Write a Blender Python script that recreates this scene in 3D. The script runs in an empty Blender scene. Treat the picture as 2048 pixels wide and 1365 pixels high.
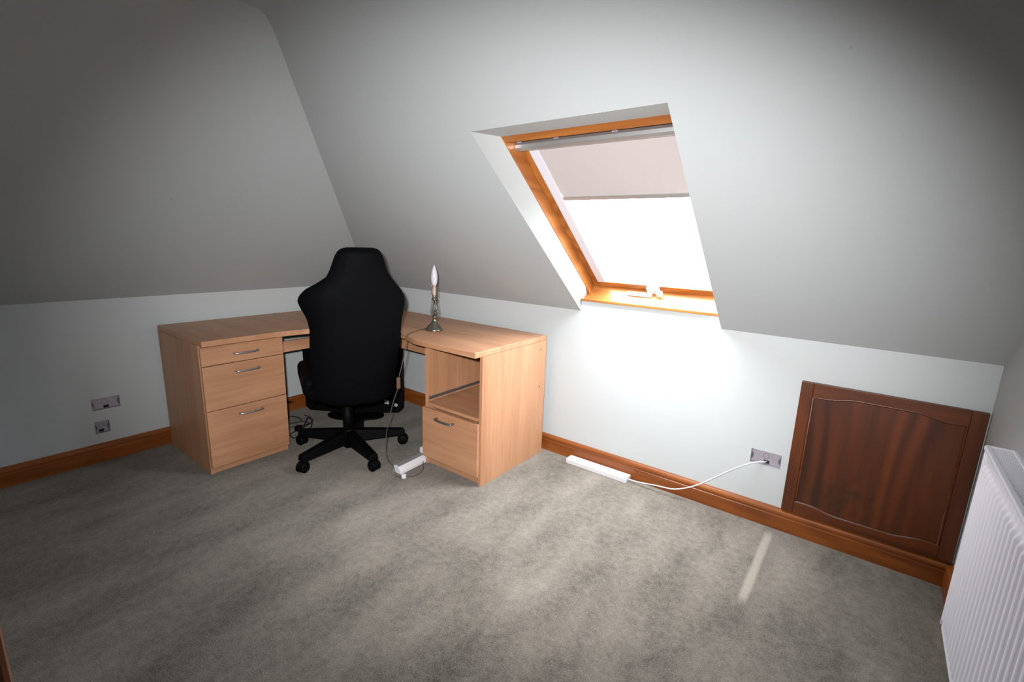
import bpy, bmesh, math, random
from mathutils import Vector, Matrix, Euler
random.seed(7)
scn = bpy.context.scene
COL = scn.collection

# ------------------------------------------------------------------ camera
F_PX = 945.44
cam_d = bpy.data.cameras.new('camera')
cam_d.sensor_width = 36.0
cam_d.sensor_fit = 'HORIZONTAL'
cam_d.lens = 36.0 * F_PX / 2048.0
cam_d.clip_start = 0.01
cam = bpy.data.objects.new('camera', cam_d)
CAM = Vector((3.2493, -2.3326, 1.2716))
CROT = Euler((1.3584, -0.0315, 0.6572), 'XYZ')
cam.location = CAM
cam.rotation_euler = CROT
COL.objects.link(cam)
scn.camera = cam

# ------------------------------------------------------------------ sky, flash, exposure
scn.view_settings.view_transform = 'Standard'
scn.view_settings.look = 'None'
scn.view_settings.gamma = 1.0
scn.view_settings.use_curve_mapping = False
scn.view_settings.exposure = 0.0
world = bpy.data.worlds.new('overcast_sky')
scn.world = world
world.use_nodes = True
bg = world.node_tree.nodes['Background']
bg.inputs['Strength'].default_value = 46.0
# overcast sky: zenith three times as bright as the horizon, dull ground below it
wn, wl = world.node_tree.nodes, world.node_tree.links
w_tc = wn.new('ShaderNodeTexCoord')
w_sep = wn.new('ShaderNodeSeparateXYZ')
wl.new(w_tc.outputs['Generated'], w_sep.inputs[0])
w_rmp = wn.new('ShaderNodeValToRGB')
w_mr = wn.new('ShaderNodeMapRange')
w_mr.inputs['From Min'].default_value = -1.0
w_mr.inputs['From Max'].default_value = 1.0
wl.new(w_sep.outputs['Z'], w_mr.inputs['Value'])
wl.new(w_mr.outputs['Result'], w_rmp.inputs['Fac'])
cr = w_rmp.color_ramp
SKY = (0.85, 0.925, 1.0)
def sky_col(k, c=SKY):
    return (c[0] * k, c[1] * k, c[2] * k, 1)
cr.elements[0].position = 0.0
cr.elements[0].color = sky_col(0.13, (1.0, 1.0, 0.95))
cr.elements[1].position = 1.0
cr.elements[1].color = sky_col(1.0)
e_ = cr.elements.new(0.485)
e_.color = sky_col(0.17, (1.0, 1.0, 0.97))
e_ = cr.elements.new(0.515)
e_.color = sky_col(0.34)
wl.new(w_rmp.outputs['Color'], bg.inputs['Color'])

M3 = CROT.to_matrix()
FLASH = CAM + M3 @ Vector((-0.065, 0.07, 0.0))
fl_d = bpy.data.lights.new('camera_flash', 'SPOT')
fl_d.energy = 400.0
fl_d.color = (0.985, 0.99, 1.0)
fl_d.spot_size = math.radians(88)
fl_d.spot_blend = 1.0
fl_d.shadow_soft_size = 0.025
fl = bpy.data.objects.new('camera_flash', fl_d)
fl.location = FLASH
FAIM = M3 @ Vector(((1080 - 1024) / F_PX, -(685 - 682.5) / F_PX, -1.0))
fl.rotation_euler = FAIM.to_track_quat('-Z', 'Y').to_euler()
fl.scale = (1.30, 0.90, 1.0)        # a flash head throws a wide, low beam
COL.objects.link(fl)

# ------------------------------------------------------------------ room numbers (metres)
L = 3.648            # right wall
H = 0.891            # knee wall height
PITCH = math.radians(39.6)
TB = math.tan(PITCH)
ZC = 2.035           # flat ceiling
YF = -2.36           # wall with the doorway
W0, W1 = 1.955, 2.705   # skylight opening in the slope
ZT = 1.661           # its top
ZS = 0.962           # its sill
FX0, FX1 = 1.998, 2.765  # window frame
Ud = Vector((0, -math.cos(PITCH), math.sin(PITCH)))   # up the slope
Nd = Vector((0, math.sin(PITCH), math.cos(PITCH)))    # out through the roof
F0 = Vector((0, -0.801, ZT))                          # top of the frame plane


def fp(x, s, n=0.0):
    """point of the window: s metres up the slope from the frame's top, n outwards"""
    return Vector((x, 0, 0)) + F0 + Ud * s + Nd * n


# ------------------------------------------------------------------ materials
def new_mat(name):
    m = bpy.data.materials.new(name)
    m.use_nodes = True
    nt = m.node_tree
    b = nt.nodes['Principled BSDF']
    return m, nt, b


def N(nt, t, **kw):
    n = nt.nodes.new(t)
    for k, v in kw.items():
        if hasattr(n, k):
            setattr(n, k, v)
        else:
            n.inputs[k].default_value = v
    return n


def simple(name, col, rough=0.5, metal=0.0, spec=0.5, bump=0.0, bscale=300.0, var=0.0, vscale=6.0):
    m, nt, b = new_mat(name)
    b.inputs['Base Color'].default_value = (*col, 1)
    b.inputs['Roughness'].default_value = rough
    b.inputs['Metallic'].default_value = metal
    b.inputs['Specular IOR Level'].default_value = spec
    tc = N(nt, 'ShaderNodeTexCoord')
    if var > 0:
        nz = N(nt, 'ShaderNodeTexNoise', Scale=vscale, Detail=4.0)
        nt.links.new(tc.outputs['Object'], nz.inputs['Vector'])
        mx = N(nt, 'ShaderNodeMix', data_type='RGBA')
        mx.inputs[6].default_value = (*[c * (1 - var) for c in col], 1)
        mx.inputs[7].default_value = (*[min(1, c * (1 + var)) for c in col], 1)
        nt.links.new(nz.outputs['Fac'], mx.inputs[0])
        nt.links.new(mx.outputs[2], b.inputs['Base Color'])
    if bump > 0:
        nb = N(nt, 'ShaderNodeTexNoise', Scale=bscale, Detail=3.0)
        nt.links.new(tc.outputs['Object'], nb.inputs['Vector'])
        bp = N(nt, 'ShaderNodeBump', Strength=bump, Distance=0.002)
        nt.links.new(nb.outputs['Fac'], bp.inputs['Height'])
        nt.links.new(bp.outputs['Normal'], b.inputs['Normal'])
    return m


def wood(name, light, dark, axis, rough=0.45, fine=60.0, rings=0.0, knots=False, stain=None, strength=1.0):
    """axis = grain direction 0/1/2 in object coordinates"""
    m, nt, b = new_mat(name)
    tc = N(nt, 'ShaderNodeTexCoord')
    oi = N(nt, 'ShaderNodeObjectInfo')
    addr = N(nt, 'ShaderNodeVectorMath', operation='MULTIPLY_ADD')
    nt.links.new(oi.outputs['Random'], addr.inputs[0])
    addr.inputs[1].default_value = (7.3, 3.1, 5.7)
    nt.links.new(tc.outputs['Object'], addr.inputs[2])
    sc = [1.0, 1.0, 1.0]
    sc[axis] = 0.06
    mp = N(nt, 'ShaderNodeMapping')
    mp.inputs['Scale'].default_value = sc
    nt.links.new(addr.outputs[0], mp.inputs['Vector'])
    n1 = N(nt, 'ShaderNodeTexNoise', Scale=fine, Detail=6.0, Roughness=0.62)
    n2 = N(nt, 'ShaderNodeTexNoise', Scale=fine * 0.16, Detail=3.0, Distortion=0.6)
    nt.links.new(mp.outputs[0], n1.inputs['Vector'])
    nt.links.new(mp.outputs[0], n2.inputs['Vector'])
    mth = N(nt, 'ShaderNodeMath', operation='MULTIPLY_ADD')
    nt.links.new(n1.outputs['Fac'], mth.inputs[0])
    mth.inputs[1].default_value = 0.5
    mm = N(nt, 'ShaderNodeMath', operation='MULTIPLY')
    nt.links.new(n2.outputs['Fac'], mm.inputs[0])
    mm.inputs[1].default_value = 0.55
    nt.links.new(mm.outputs[0], mth.inputs[2])
    fac = mth.outputs[0]
    if rings > 0:
        sc2 = [1.0, 1.0, 1.0]
        sc2[axis] = 0.16
        mp2 = N(nt, 'ShaderNodeMapping')
        mp2.inputs['Scale'].default_value = sc2
        nt.links.new(addr.outputs[0], mp2.inputs['Vector'])
        nr = N(nt, 'ShaderNodeTexNoise', Scale=3.2, Detail=1.5, Distortion=0.5)
        nt.links.new(mp2.outputs[0], nr.inputs['Vector'])
        mul = N(nt, 'ShaderNodeMath', operation='MULTIPLY')
        nt.links.new(nr.outputs['Fac'], mul.inputs[0])
        mul.inputs[1].default_value = 62.0
        sn = N(nt, 'ShaderNodeMath', operation='SINE')
        nt.links.new(mul.outputs[0], sn.inputs[0])
        ma = N(nt, 'ShaderNodeMath', operation='MULTIPLY_ADD')
        nt.links.new(sn.outputs[0], ma.inputs[0])
        ma.inputs[1].default_value = 0.11 * rings
        nt.links.new(fac, ma.inputs[2])
        fac = ma.outputs[0]
    rp = N(nt, 'ShaderNodeMapRange')
    rp.inputs['From Min'].default_value = 0.5 - 0.20 / strength
    rp.inputs['From Max'].default_value = 0.5 + 0.22 / strength
    nt.links.new(fac, rp.inputs['Value'])
    mx = N(nt, 'ShaderNodeMix', data_type='RGBA')
    mx.inputs[6].default_value = (*dark, 1)
    mx.inputs[7].default_value = (*light, 1)
    nt.links.new(rp.outputs['Result'], mx.inputs[0])
    colr = mx.outputs[2]
    if knots:
        sk = [1.0, 1.0, 1.0]
        sk[axis] = 0.45
        mk = N(nt, 'ShaderNodeMapping')
        mk.inputs['Scale'].default_value = sk
        nt.links.new(addr.outputs[0], mk.inputs['Vector'])
        vo = N(nt, 'ShaderNodeTexVoronoi', Scale=5.0)
        nt.links.new(mk.outputs[0], vo.inputs['Vector'])
        kr = N(nt, 'ShaderNodeMapRange')
        kr.inputs['From Min'].default_value = 0.035
        kr.inputs['From Max'].default_value = 0.075
        nt.links.new(vo.outputs['Distance'], kr.inputs['Value'])
        mk2 = N(nt, 'ShaderNodeMix', data_type='RGBA')
        mk2.inputs[6].default_value = (*[c * 0.28 for c in dark], 1)
        nt.links.new(kr.outputs['Result'], mk2.inputs[0])
        nt.links.new(colr, mk2.inputs[7])
        colr = mk2.outputs[2]
    if stain is not None:
        # a mouldy stain of its own shape: noise gated by a blob around a point of the panel
        cx, cy, cz, rx, rz = stain
        sb = N(nt, 'ShaderNodeVectorMath', operation='SUBTRACT')
        nt.links.new(tc.outputs['Object'], sb.inputs[0])
        sb.inputs[1].default_value = (cx, cy, cz)
        dv = N(nt, 'ShaderNodeVectorMath', operation='DIVIDE')
        nt.links.new(sb.outputs[0], dv.inputs[0])
        dv.inputs[1].default_value = (rx, 1.0, rz)
        ln = N(nt, 'ShaderNodeVectorMath', operation='LENGTH')
        nt.links.new(dv.outputs[0], ln.inputs[0])
        ns = N(nt, 'ShaderNodeTexNoise', Scale=22.0, Detail=4.0, Roughness=0.7)
        nt.links.new(tc.outputs['Object'], ns.inputs['Vector'])
        sbm = N(nt, 'ShaderNodeMath', operation='MULTIPLY_ADD')
        nt.links.new(ln.outputs['Value'], sbm.inputs[0])
        sbm.inputs[1].default_value = -0.28
        nt.links.new(ns.outputs['Fac'], sbm.inputs[2])
        sr = N(nt, 'ShaderNodeMapRange')
        sr.inputs['From Min'].default_value = 0.32
        sr.inputs['From Max'].default_value = 0.56
        sr.inputs['To Max'].default_value = 0.5
        nt.links.new(sbm.outputs[0], sr.inputs['Value'])
        ms = N(nt, 'ShaderNodeMix', data_type='RGBA')
        nt.links.new(sr.outputs['Result'], ms.inputs[0])
        nt.links.new(colr, ms.inputs[6])
        ms.inputs[7].default_value = (0.018, 0.012, 0.005, 1)
        colr = ms.outputs[2]
    nt.links.new(colr, b.inputs['Base Color'])
    b.inputs['Roughness'].default_value = rough
    bp = N(nt, 'ShaderNodeBump', Strength=0.08, Distance=0.001)
    nt.links.new(n1.outputs['Fac'], bp.inputs['Height'])
    nt.links.new(bp.outputs['Normal'], b.inputs['Normal'])
    return m


def plaster(name, col, marks=()):
    """painted plaster: slight roller texture, a few scuffs at given points"""
    m, nt, b = new_mat(name)
    tc = N(nt, 'ShaderNodeTexCoord')
    nz = N(nt, 'ShaderNodeTexNoise', Scale=2.2, Detail=3.0)
    nt.links.new(tc.outputs['Object'], nz.inputs['Vector'])
    mx = N(nt, 'ShaderNodeMix', data_type='RGBA')
    mx.inputs[6].default_value = (*[c * 0.965 for c in col], 1)
    mx.inputs[7].default_value = (*[min(1, c * 1.02) for c in col], 1)
    nt.links.new(nz.outputs['Fac'], mx.inputs[0])
    colr = mx.outputs[2]
    for (x, y, z, r, dk) in marks:
        nd = N(nt, 'ShaderNodeTexNoise', Scale=45.0, Detail=3.0)
        nt.links.new(tc.outputs['Object'], nd.inputs['Vector'])
        sb = N(nt, 'ShaderNodeVectorMath', operation='DISTANCE')
        nt.links.new(tc.outputs['Object'], sb.inputs[0])
        sb.inputs[1].default_value = (x, y, z)
        ad = N(nt, 'ShaderNodeMath', operation='MULTIPLY_ADD')
        nt.links.new(nd.outputs['Fac'], ad.inputs[0])
        ad.inputs[1].default_value = r * 3.2
        nt.links.new(sb.outputs['Value'], ad.inputs[2])
        kr = N(nt, 'ShaderNodeMapRange')
        kr.inputs['From Min'].default_value = r * 1.5
        kr.inputs['From Max'].default_value = r * 2.2
        nt.links.new(ad.outputs[0], kr.inputs['Value'])
        mk = N(nt, 'ShaderNodeMix', data_type='RGBA')
        mk.inputs[6].default_value = (*[c * dk for c in col], 1)
        nt.links.new(kr.outputs['Result'], mk.inputs[0])
        nt.links.new(colr, mk.inputs[7])
        colr = mk.outputs[2]
    nt.links.new(colr, b.inputs['Base Color'])
    b.inputs['Roughness'].default_value = 0.75
    b.inputs['Specular IOR Level'].default_value = 0.3
    nb = N(nt, 'ShaderNodeTexNoise', Scale=140.0, Detail=3.0)
    nt.links.new(tc.outputs['Object'], nb.inputs['Vector'])
    bp = N(nt, 'ShaderNodeBump', Strength=0.12, Distance=0.002)
    nt.links.new(nb.outputs['Fac'], bp.inputs['Height'])
    nt.links.new(bp.outputs['Normal'], b.inputs['Normal'])
    return m


def carpet_mat():
    m, nt, b = new_mat('carpet')
    tc = N(nt, 'ShaderNodeTexCoord')
    fine = N(nt, 'ShaderNodeTexNoise', Scale=230.0, Detail=4.0, Roughness=0.75)
    mid = N(nt, 'ShaderNodeTexNoise', Scale=34.0, Detail=5.0, Roughness=0.75, Distortion=0.2)
    mp = N(nt, 'ShaderNodeMapping')
    mp.inputs['Scale'].default_value = (1.0, 0.45, 1.0)
    mp.inputs['Rotation'].default_value = (0, 0, 0.7)
    big = N(nt, 'ShaderNodeTexNoise', Scale=5.5, Detail=4.0, Roughness=0.55, Distortion=0.15)
    nt.links.new(tc.outputs['Object'], mp.inputs['Vector'])
    nt.links.new(mp.outputs[0], big.inputs['Vector'])
    for n in (fine, mid):
        nt.links.new(tc.outputs['Object'], n.inputs['Vector'])
    a = N(nt, 'ShaderNodeMath', operation='MULTIPLY_ADD')
    nt.links.new(mid.outputs['Fac'], a.inputs[0])
    a.inputs[1].default_value = 0.26
    mb = N(nt, 'ShaderNodeMath', operation='MULTIPLY')
    nt.links.new(big.outputs['Fac'], mb.inputs[0])
    mb.inputs[1].default_value = 0.30
    nt.links.new(mb.outputs[0], a.inputs[2])
    a2 = N(nt, 'ShaderNodeMath', operation='MULTIPLY_ADD')
    nt.links.new(fine.outputs['Fac'], a2.inputs[0])
    a2.inputs[1].default_value = 0.54
    nt.links.new(a.outputs[0], a2.inputs[2])
    rp = N(nt, 'ShaderNodeMapRange')
    rp.inputs['From Min'].default_value = 0.43
    rp.inputs['From Max'].default_value = 0.68
    nt.links.new(a2.outputs[0], rp.inputs['Value'])
    mx = N(nt, 'ShaderNodeMix', data_type='RGBA')
    mx.inputs[6].default_value = (0.062, 0.051, 0.040, 1)
    mx.inputs[7].default_value = (0.285, 0.245, 0.200, 1)
    nt.links.new(rp.outputs['Result'], mx.inputs[0])
    # pale worn line left by something that stood there, x = 3.037, y -0.08..-0.6
    sep = N(nt, 'ShaderNodeSeparateXYZ')
    nt.links.new(tc.outputs['Object'], sep.inputs[0])

    def band(sock, c, half, soft):
        s = N(nt, 'ShaderNodeMath', operation='SUBTRACT')
        nt.links.new(sock, s.inputs[0])
        s.inputs[1].default_value = c
        ab = N(nt, 'ShaderNodeMath', operation='ABSOLUTE')
        nt.links.new(s.outputs[0], ab.inputs[0])
        r = N(nt, 'ShaderNodeMapRange')
        r.inputs['From Min'].default_value = half
        r.inputs['From Max'].default_value = half + soft
        r.inputs['To Min'].default_value = 1.0
        r.inputs['To Max'].default_value = 0.0
        nt.links.new(ab.outputs[0], r.inputs['Value'])
        return r.outputs['Result']
    bx = band(sep.outputs['X'], 3.035, 0.009, 0.012)
    by = band(sep.outputs['Y'], -0.34, 0.24, 0.05)
    pr = N(nt, 'ShaderNodeMath', operation='MULTIPLY')
    nt.links.new(bx, pr.inputs[0])
    nt.links.new(by, pr.inputs[1])
    pm = N(nt, 'ShaderNodeMath', operation='MULTIPLY')
    nt.links.new(pr.outputs[0], pm.inputs[0])
    nt.links.new(fine.outputs['Fac'], pm.inputs[1])
    ml = N(nt, 'ShaderNodeMix', data_type='RGBA')
    nt.links.new(pm.outputs[0], ml.inputs[0])
    nt.links.new(mx.outputs[2], ml.inputs[6])
    ml.inputs[7].default_value = (0.46, 0.40, 0.32, 1)
    nt.links.new(ml.outputs[2], b.inputs['Base Color'])
    b.inputs['Roughness'].default_value = 1.0
    b.inputs['Specular IOR Level'].default_value = 0.05
    b.inputs['Sheen Weight'].default_value = 0.15
    bp = N(nt, 'ShaderNodeBump', Strength=0.9, Distance=0.006)
    nt.links.new(a2.outputs[0], bp.inputs['Height'])
    nt.links.new(bp.outputs['Normal'], b.inputs['Normal'])
    return m


def pane_mat(name, tint=(1, 1, 1), ior=1.5):
    m = bpy.data.materials.new(name)
    m.use_nodes = True
    nt = m.node_tree
    nt.nodes.remove(nt.nodes['Principled BSDF'])
    out = nt.nodes['Material Output']
    tr = N(nt, 'ShaderNodeBsdfTransparent')
    tr.inputs['Color'].default_value = (*tint, 1)
    gl = N(nt, 'ShaderNodeBsdfGlossy')
    gl.inputs['Roughness'].default_value = 0.02
    fr = N(nt, 'ShaderNodeFresnel')
    fr.inputs['IOR'].default_value = ior
    ge = N(nt, 'ShaderNodeNewGeometry')
    fm = N(nt, 'ShaderNodeMath', operation='SUBTRACT', use_clamp=True)   # only the entering face mirrors
    nt.links.new(fr.outputs[0], fm.inputs[0])
    nt.links.new(ge.outputs['Backfacing'], fm.inputs[1])
    ms = N(nt, 'ShaderNodeMixShader')
    nt.links.new(fm.outputs[0], ms.inputs[0])
    nt.links.new(tr.outputs[0], ms.inputs[1])
    nt.links.new(gl.outputs[0], ms.inputs[2])
    nt.links.new(ms.outputs[0], out.inputs['Surface'])
    return m


def fabric_blind():
    m = bpy.data.materials.new('blind_fabric')
    m.use_nodes = True
    nt = m.node_tree
    nt.nodes.remove(nt.nodes['Principled BSDF'])
    out = nt.nodes['Material Output']
    tc = N(nt, 'ShaderNodeTexCoord')
    nz = N(nt, 'ShaderNodeTexNoise', Scale=500.0, Detail=2.0)
    nt.links.new(tc.outputs['Object'], nz.inputs['Vector'])
    mx = N(nt, 'ShaderNodeMix', data_type='RGBA')
    mx.inputs[6].default_value = (0.42, 0.37, 0.355, 1)
    mx.inputs[7].default_value = (0.47, 0.415, 0.40, 1)
    nt.links.new(nz.outputs['Fac'], mx.inputs[0])
    df = N(nt, 'ShaderNodeBsdfDiffuse')
    tl = N(nt, 'ShaderNodeBsdfTranslucent')
    nt.links.new(mx.outputs[2], df.inputs['Color'])
    tl.inputs['Color'].default_value = (0.80, 0.70, 0.66, 1)
    ms = N(nt, 'ShaderNodeMixShader')
    ms.inputs[0].default_value = 0.016
    nt.links.new(df.outputs[0], ms.inputs[1])
    nt.links.new(tl.outputs[0], ms.inputs[2])
    nt.links.new(ms.outputs[0], out.inputs['Surface'])
    return m


BE_L, BE_D = (0.485, 0.250, 0.136), (0.30, 0.136, 0.066)
PI_L, PI_D = (0.285, 0.080, 0.013), (0.11, 0.026, 0.0045)
HA_L, HA_D = (0.125, 0.029, 0.0055), (0.038, 0.009, 0.0022)
WI_L, WI_D = (0.42, 0.155, 0.036), (0.20, 0.056, 0.010)
MAT = {
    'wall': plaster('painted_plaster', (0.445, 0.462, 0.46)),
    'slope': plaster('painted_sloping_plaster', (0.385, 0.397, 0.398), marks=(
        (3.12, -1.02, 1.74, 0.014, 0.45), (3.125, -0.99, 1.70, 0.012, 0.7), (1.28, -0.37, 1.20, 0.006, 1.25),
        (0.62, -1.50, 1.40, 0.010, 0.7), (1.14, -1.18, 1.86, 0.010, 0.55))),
    'carpet': carpet_mat(),
    'beech_x': wood('beech_grain_across_x', BE_L, BE_D, 0),
    'beech_y': wood('beech_grain_along_y', BE_L, BE_D, 1),
    'beech_z': wood('beech_grain_upright', BE_L, BE_D, 2),
    'pine_x': wood('stained_pine_along_x', PI_L, PI_D, 0, rough=0.32, fine=45, rings=0.5, knots=True),
    'pine_y': wood('stained_pine_along_y', PI_L, PI_D, 1, rough=0.32, fine=45, rings=0.5, knots=True),
    'pine_z': wood('stained_pine_upright', PI_L, PI_D, 2, rough=0.32, fine=45, rings=0.5),
    'hatch_x': wood('hatch_rail_wood', HA_L, HA_D, 0, rough=0.34, fine=45, rings=0.5),
    'hatch_z': wood('hatch_stile_wood', HA_L, HA_D, 2, rough=0.34, fine=45, rings=0.6),
    'hatch_panel': wood('hatch_panel_veneer', HA_L, HA_D, 2, rough=0.36, fine=30, rings=1.0,
                        stain=(0.20, 0.0, 0.13, 0.24, 0.16)),
    'window_x': wood('window_pine_along_x', WI_L, WI_D, 0, rough=0.35, fine=45, rings=0.8),
    'window_y': wood('window_pine_up_the_slope', WI_L, WI_D, 1, rough=0.35, fine=45, rings=0.8),
    'pane': pane_mat('window_glass'),
    'lampglass': pane_mat('lamp_glass', (0.80, 0.80, 0.79), 2.4),
    'blind': fabric_blind(),
    'alu': simple('brushed_aluminium', (0.55, 0.55, 0.55), 0.38, 0.85, var=0.08, vscale=30),
    'handle': simple('brushed_nickel_handle', (0.50, 0.49, 0.49), 0.32, 0.9, var=0.06, vscale=40),
    'darkhandle': simple('gunmetal_handle', (0.20, 0.20, 0.215), 0.38, 0.8, var=0.06, vscale=40),
    'runner': simple('grey_runner_steel', (0.16, 0.16, 0.185), 0.4, 0.7, var=0.1, vscale=30),
    'galv': simple('galvanised_steel', (0.36, 0.325, 0.36), 0.5, 0.25, var=0.12, vscale=60),
    'hole_shade': simple('painted_hole_shade', (0.012, 0.011, 0.010), 0.9, var=0.2, vscale=20),
    'whiteplastic': simple('white_plastic', (0.60, 0.585, 0.605), 0.35, var=0.03, vscale=20),
    'greyplastic': simple('grey_plastic', (0.24, 0.225, 0.225), 0.5, var=0.10, vscale=40),
    'radiator': simple('radiator_enamel', (0.80, 0.775, 0.82), 0.3, var=0.02, vscale=8),
    'black_leather': simple('black_leatherette', (0.0014, 0.0015, 0.0020), 0.65, spec=0.045, bump=0.25, bscale=420, var=0.25, vscale=9),
    'black_plastic': simple('black_plastic', (0.0018, 0.0018, 0.0022), 0.55, spec=0.07, bump=0.08, bscale=500, var=0.15, vscale=20),
    'gloss_black': simple('glossy_black_screen', (0.002, 0.002, 0.0025), 0.35, spec=0.10, var=0.1, vscale=5),
    'sticker': simple('silver_sticker', (0.45, 0.47, 0.50), 0.4, 0.2, var=0.08, vscale=200),
    'rail': simple('grey_blind_rail', (0.62, 0.61, 0.66), 0.4, 0.1, var=0.05, vscale=30),
    'pewter': simple('antique_nickel', (0.24, 0.225, 0.18), 0.24, 0.95, var=0.15, vscale=60),
    'bulb': simple('opal_bulb_glass', (0.56, 0.54, 0.58), 0.16, var=0.02, vscale=30),
    'candle': simple('pink_candle_tube', (0.46, 0.33, 0.29), 0.5, var=0.06, vscale=50),
    'cord': simple('gold_braided_cord', (0.070, 0.052, 0.028), 0.6, var=0.15, vscale=200),
    'switch': simple('brown_inline_switch', (0.11, 0.060, 0.028), 0.4, var=0.08, vscale=60),
    'blackcable': simple('black_rubber_cable', (0.008, 0.008, 0.009), 0.5, var=0.1, vscale=60),
    'whitecable': simple('white_pvc_cable', (0.62, 0.60, 0.615), 0.4, var=0.03, vscale=60),
    'screw': simple('zinc_screw', (0.25, 0.24, 0.23), 0.4, 0.6, var=0.1, vscale=80),
    'hall': plaster('darkened_hall_plaster', (0.07, 0.07, 0.066)),  # unseen hall, coloured near-black so it bounces little light
}


# ------------------------------------------------------------------ mesh helpers
class MB:
    def __init__(self):
        self.v, self.f, self.sm = [], [], []

    def add(self, verts, faces, smooth=False):
        o = len(self.v)
        self.v += [Vector(p) for p in verts]
        for f in faces:
            self.f.append(tuple(i + o for i in f))
            self.sm.append(smooth)
        return self

    def quad(self, a, b, c, d):
        return self.add([a, b, c, d], [(0, 1, 2, 3)])

    def poly(self, pts):
        return self.add(pts, [tuple(range(len(pts)))])

    def hexa(self, p):
        """eight corners: bottom 0-3, top 4-7"""
        return self.add(p, [(3, 2, 1, 0), (4, 5, 6, 7), (0, 1, 5, 4), (1, 2, 6, 5), (2, 3, 7, 6), (3, 0, 4, 7)])

    def box(self, x0, x1, y0, y1, z0, z1):
        return self.hexa([(x0, y0, z0), (x1, y0, z0), (x1, y1, z0), (x0, y1, z0),
                          (x0, y0, z1), (x1, y0, z1), (x1, y1, z1), (x0, y1, z1)])

    def obox(self, c, ax, ay, az):
        """centre and three half-extent vectors"""
        c, ax, ay, az = map(Vector, (c, ax, ay, az))
        return self.hexa([c - ax - ay - az, c + ax - ay - az, c + ax + ay - az, c - ax + ay - az,
                          c - ax - ay + az, c + ax - ay + az, c + ax + ay + az, c - ax + ay + az])

    def tube(self, pts, r, seg=8, cap=True, smooth=True):
        pts = [Vector(p) for p in pts]
        rs = r if isinstance(r, (list, tuple)) else [r] * len(pts)
        verts, faces = [], []
        up = None
        for i, p in enumerate(pts):
            d = (pts[min(i + 1, len(pts) - 1)] - pts[max(i - 1, 0)]).normalized()
            if up is None:
                up = Vector((0, 0, 1)) if abs(d.z) < 0.9 else Vector((1, 0, 0))
            a = d.cross(up)
            if a.length < 1e-6:
                a = d.cross(Vector((1, 0.3, 0.1)))
            a.normalize()
            b = a.cross(d).normalized()
            up = b
            for k in range(seg):
                t = 2 * math.pi * k / seg
                verts.append(p + (a * math.cos(t) + b * math.sin(t)) * rs[i])
        for i in range(len(pts) - 1):
            for k in range(seg):
                k2 = (k + 1) % seg
                faces.append((i * seg + k, i * seg + k2, (i + 1) * seg + k2, (i + 1) * seg + k))
        self.add(verts, faces, smooth)
        if cap:
            n = len(pts)
            self.add(verts[:seg], [tuple(reversed(range(seg)))])
            self.add(verts[(n - 1) * seg:], [tuple(range(seg))])
        return self

    def lathe(self, c, prof, seg=24, axis=(0, 0, 1)):
        """profile of (radius, height) along an axis from c"""
        c, az = Vector(c), Vector(axis).normalized()
        ax = az.orthogonal().normalized()
        ay = az.cross(ax)
        verts, faces = [], []
        for (r, z) in prof:
            for k in range(seg):
                t = 2 * math.pi * k / seg
                verts.append(c + az * z + (ax * math.cos(t) + ay * math.sin(t)) * r)
        for i in range(len(prof) - 1):
            for k in range(seg):
                k2 = (k + 1) % seg
                faces.append((i * seg + k, i * seg + k2, (i + 1) * seg + k2, (i + 1) * seg + k))
        self.add(verts, faces, True)
        self.add(verts[:seg], [tuple(reversed(range(seg)))])
        self.add(verts[-seg:], [tuple(range(seg))])
        return self

    def prism(self, poly, d):
        """planar polygon (3-D points) pushed along vector d"""
        n = len(poly)
        a = [Vector(p) for p in poly]
        b = [p + Vector(d) for p in a]
        fs = [tuple(reversed(range(n))), tuple(range(n, 2 * n))]
        for i in range(n):
            j = (i + 1) % n
            fs.append((i, j, n + j, n + i))
        return self.add(a + b, fs)

    def grid(self, rows, smooth=True, close=False):
        nr, nc = len(rows), len(rows[0])
        verts = [p for r in rows for p in r]
        faces = []
        for i in range(nr - 1):
            for k in range(nc if close else nc - 1):
                k2 = (k + 1) % nc
                faces.append((i * nc + k, i * nc + k2, (i + 1) * nc + k2, (i + 1) * nc + k))
        return self.add(verts, faces, smooth)

    def build(self, name, mat, parent=None, bevel=0.0, seg=2, fix=True):
        base = BASE.get(parent.name, Vector()) if parent else Vector()
        me = bpy.data.meshes.new(name)
        me.from_pydata([tuple(p - base) for p in self.v], [], self.f)
        me.polygons.foreach_set('use_smooth', self.sm)
        if fix:
            bm = bmesh.new()
            bm.from_mesh(me)
            bmesh.ops.remove_doubles(bm, verts=bm.verts, dist=1e-5)
            bmesh.ops.recalc_face_normals(bm, faces=bm.faces)
            bm.to_mesh(me)
            bm.free()
        me.materials.append(mat)
        me.update()
        o = bpy.data.objects.new(name, me)
        COL.objects.link(o)
        if parent:
            o.parent = parent
            BASE[o.name] = base
        else:
            BASE[o.name] = Vector()
        if bevel > 0:
            md = o.modifiers.new('edge', 'BEVEL')
            md.width = bevel
            md.segments = seg
            md.limit_method = 'ANGLE'
            md.angle_limit = math.radians(40)
        return o


BASE = {}


def thing(name, loc, label=None, cat=None, group=None, kind=None):
    o = bpy.data.objects.new(name, None)
    o.empty_display_size = 0.1
    o.location = loc
    COL.objects.link(o)
    BASE[o.name] = Vector(loc)
    if label:
        o['label'] = label
    if cat:
        o['category'] = cat
    if group:
        o['group'] = group
    if kind:
        o['kind'] = kind
    return o


def struct(o):
    o['kind'] = 'structure'
    return o


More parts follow.
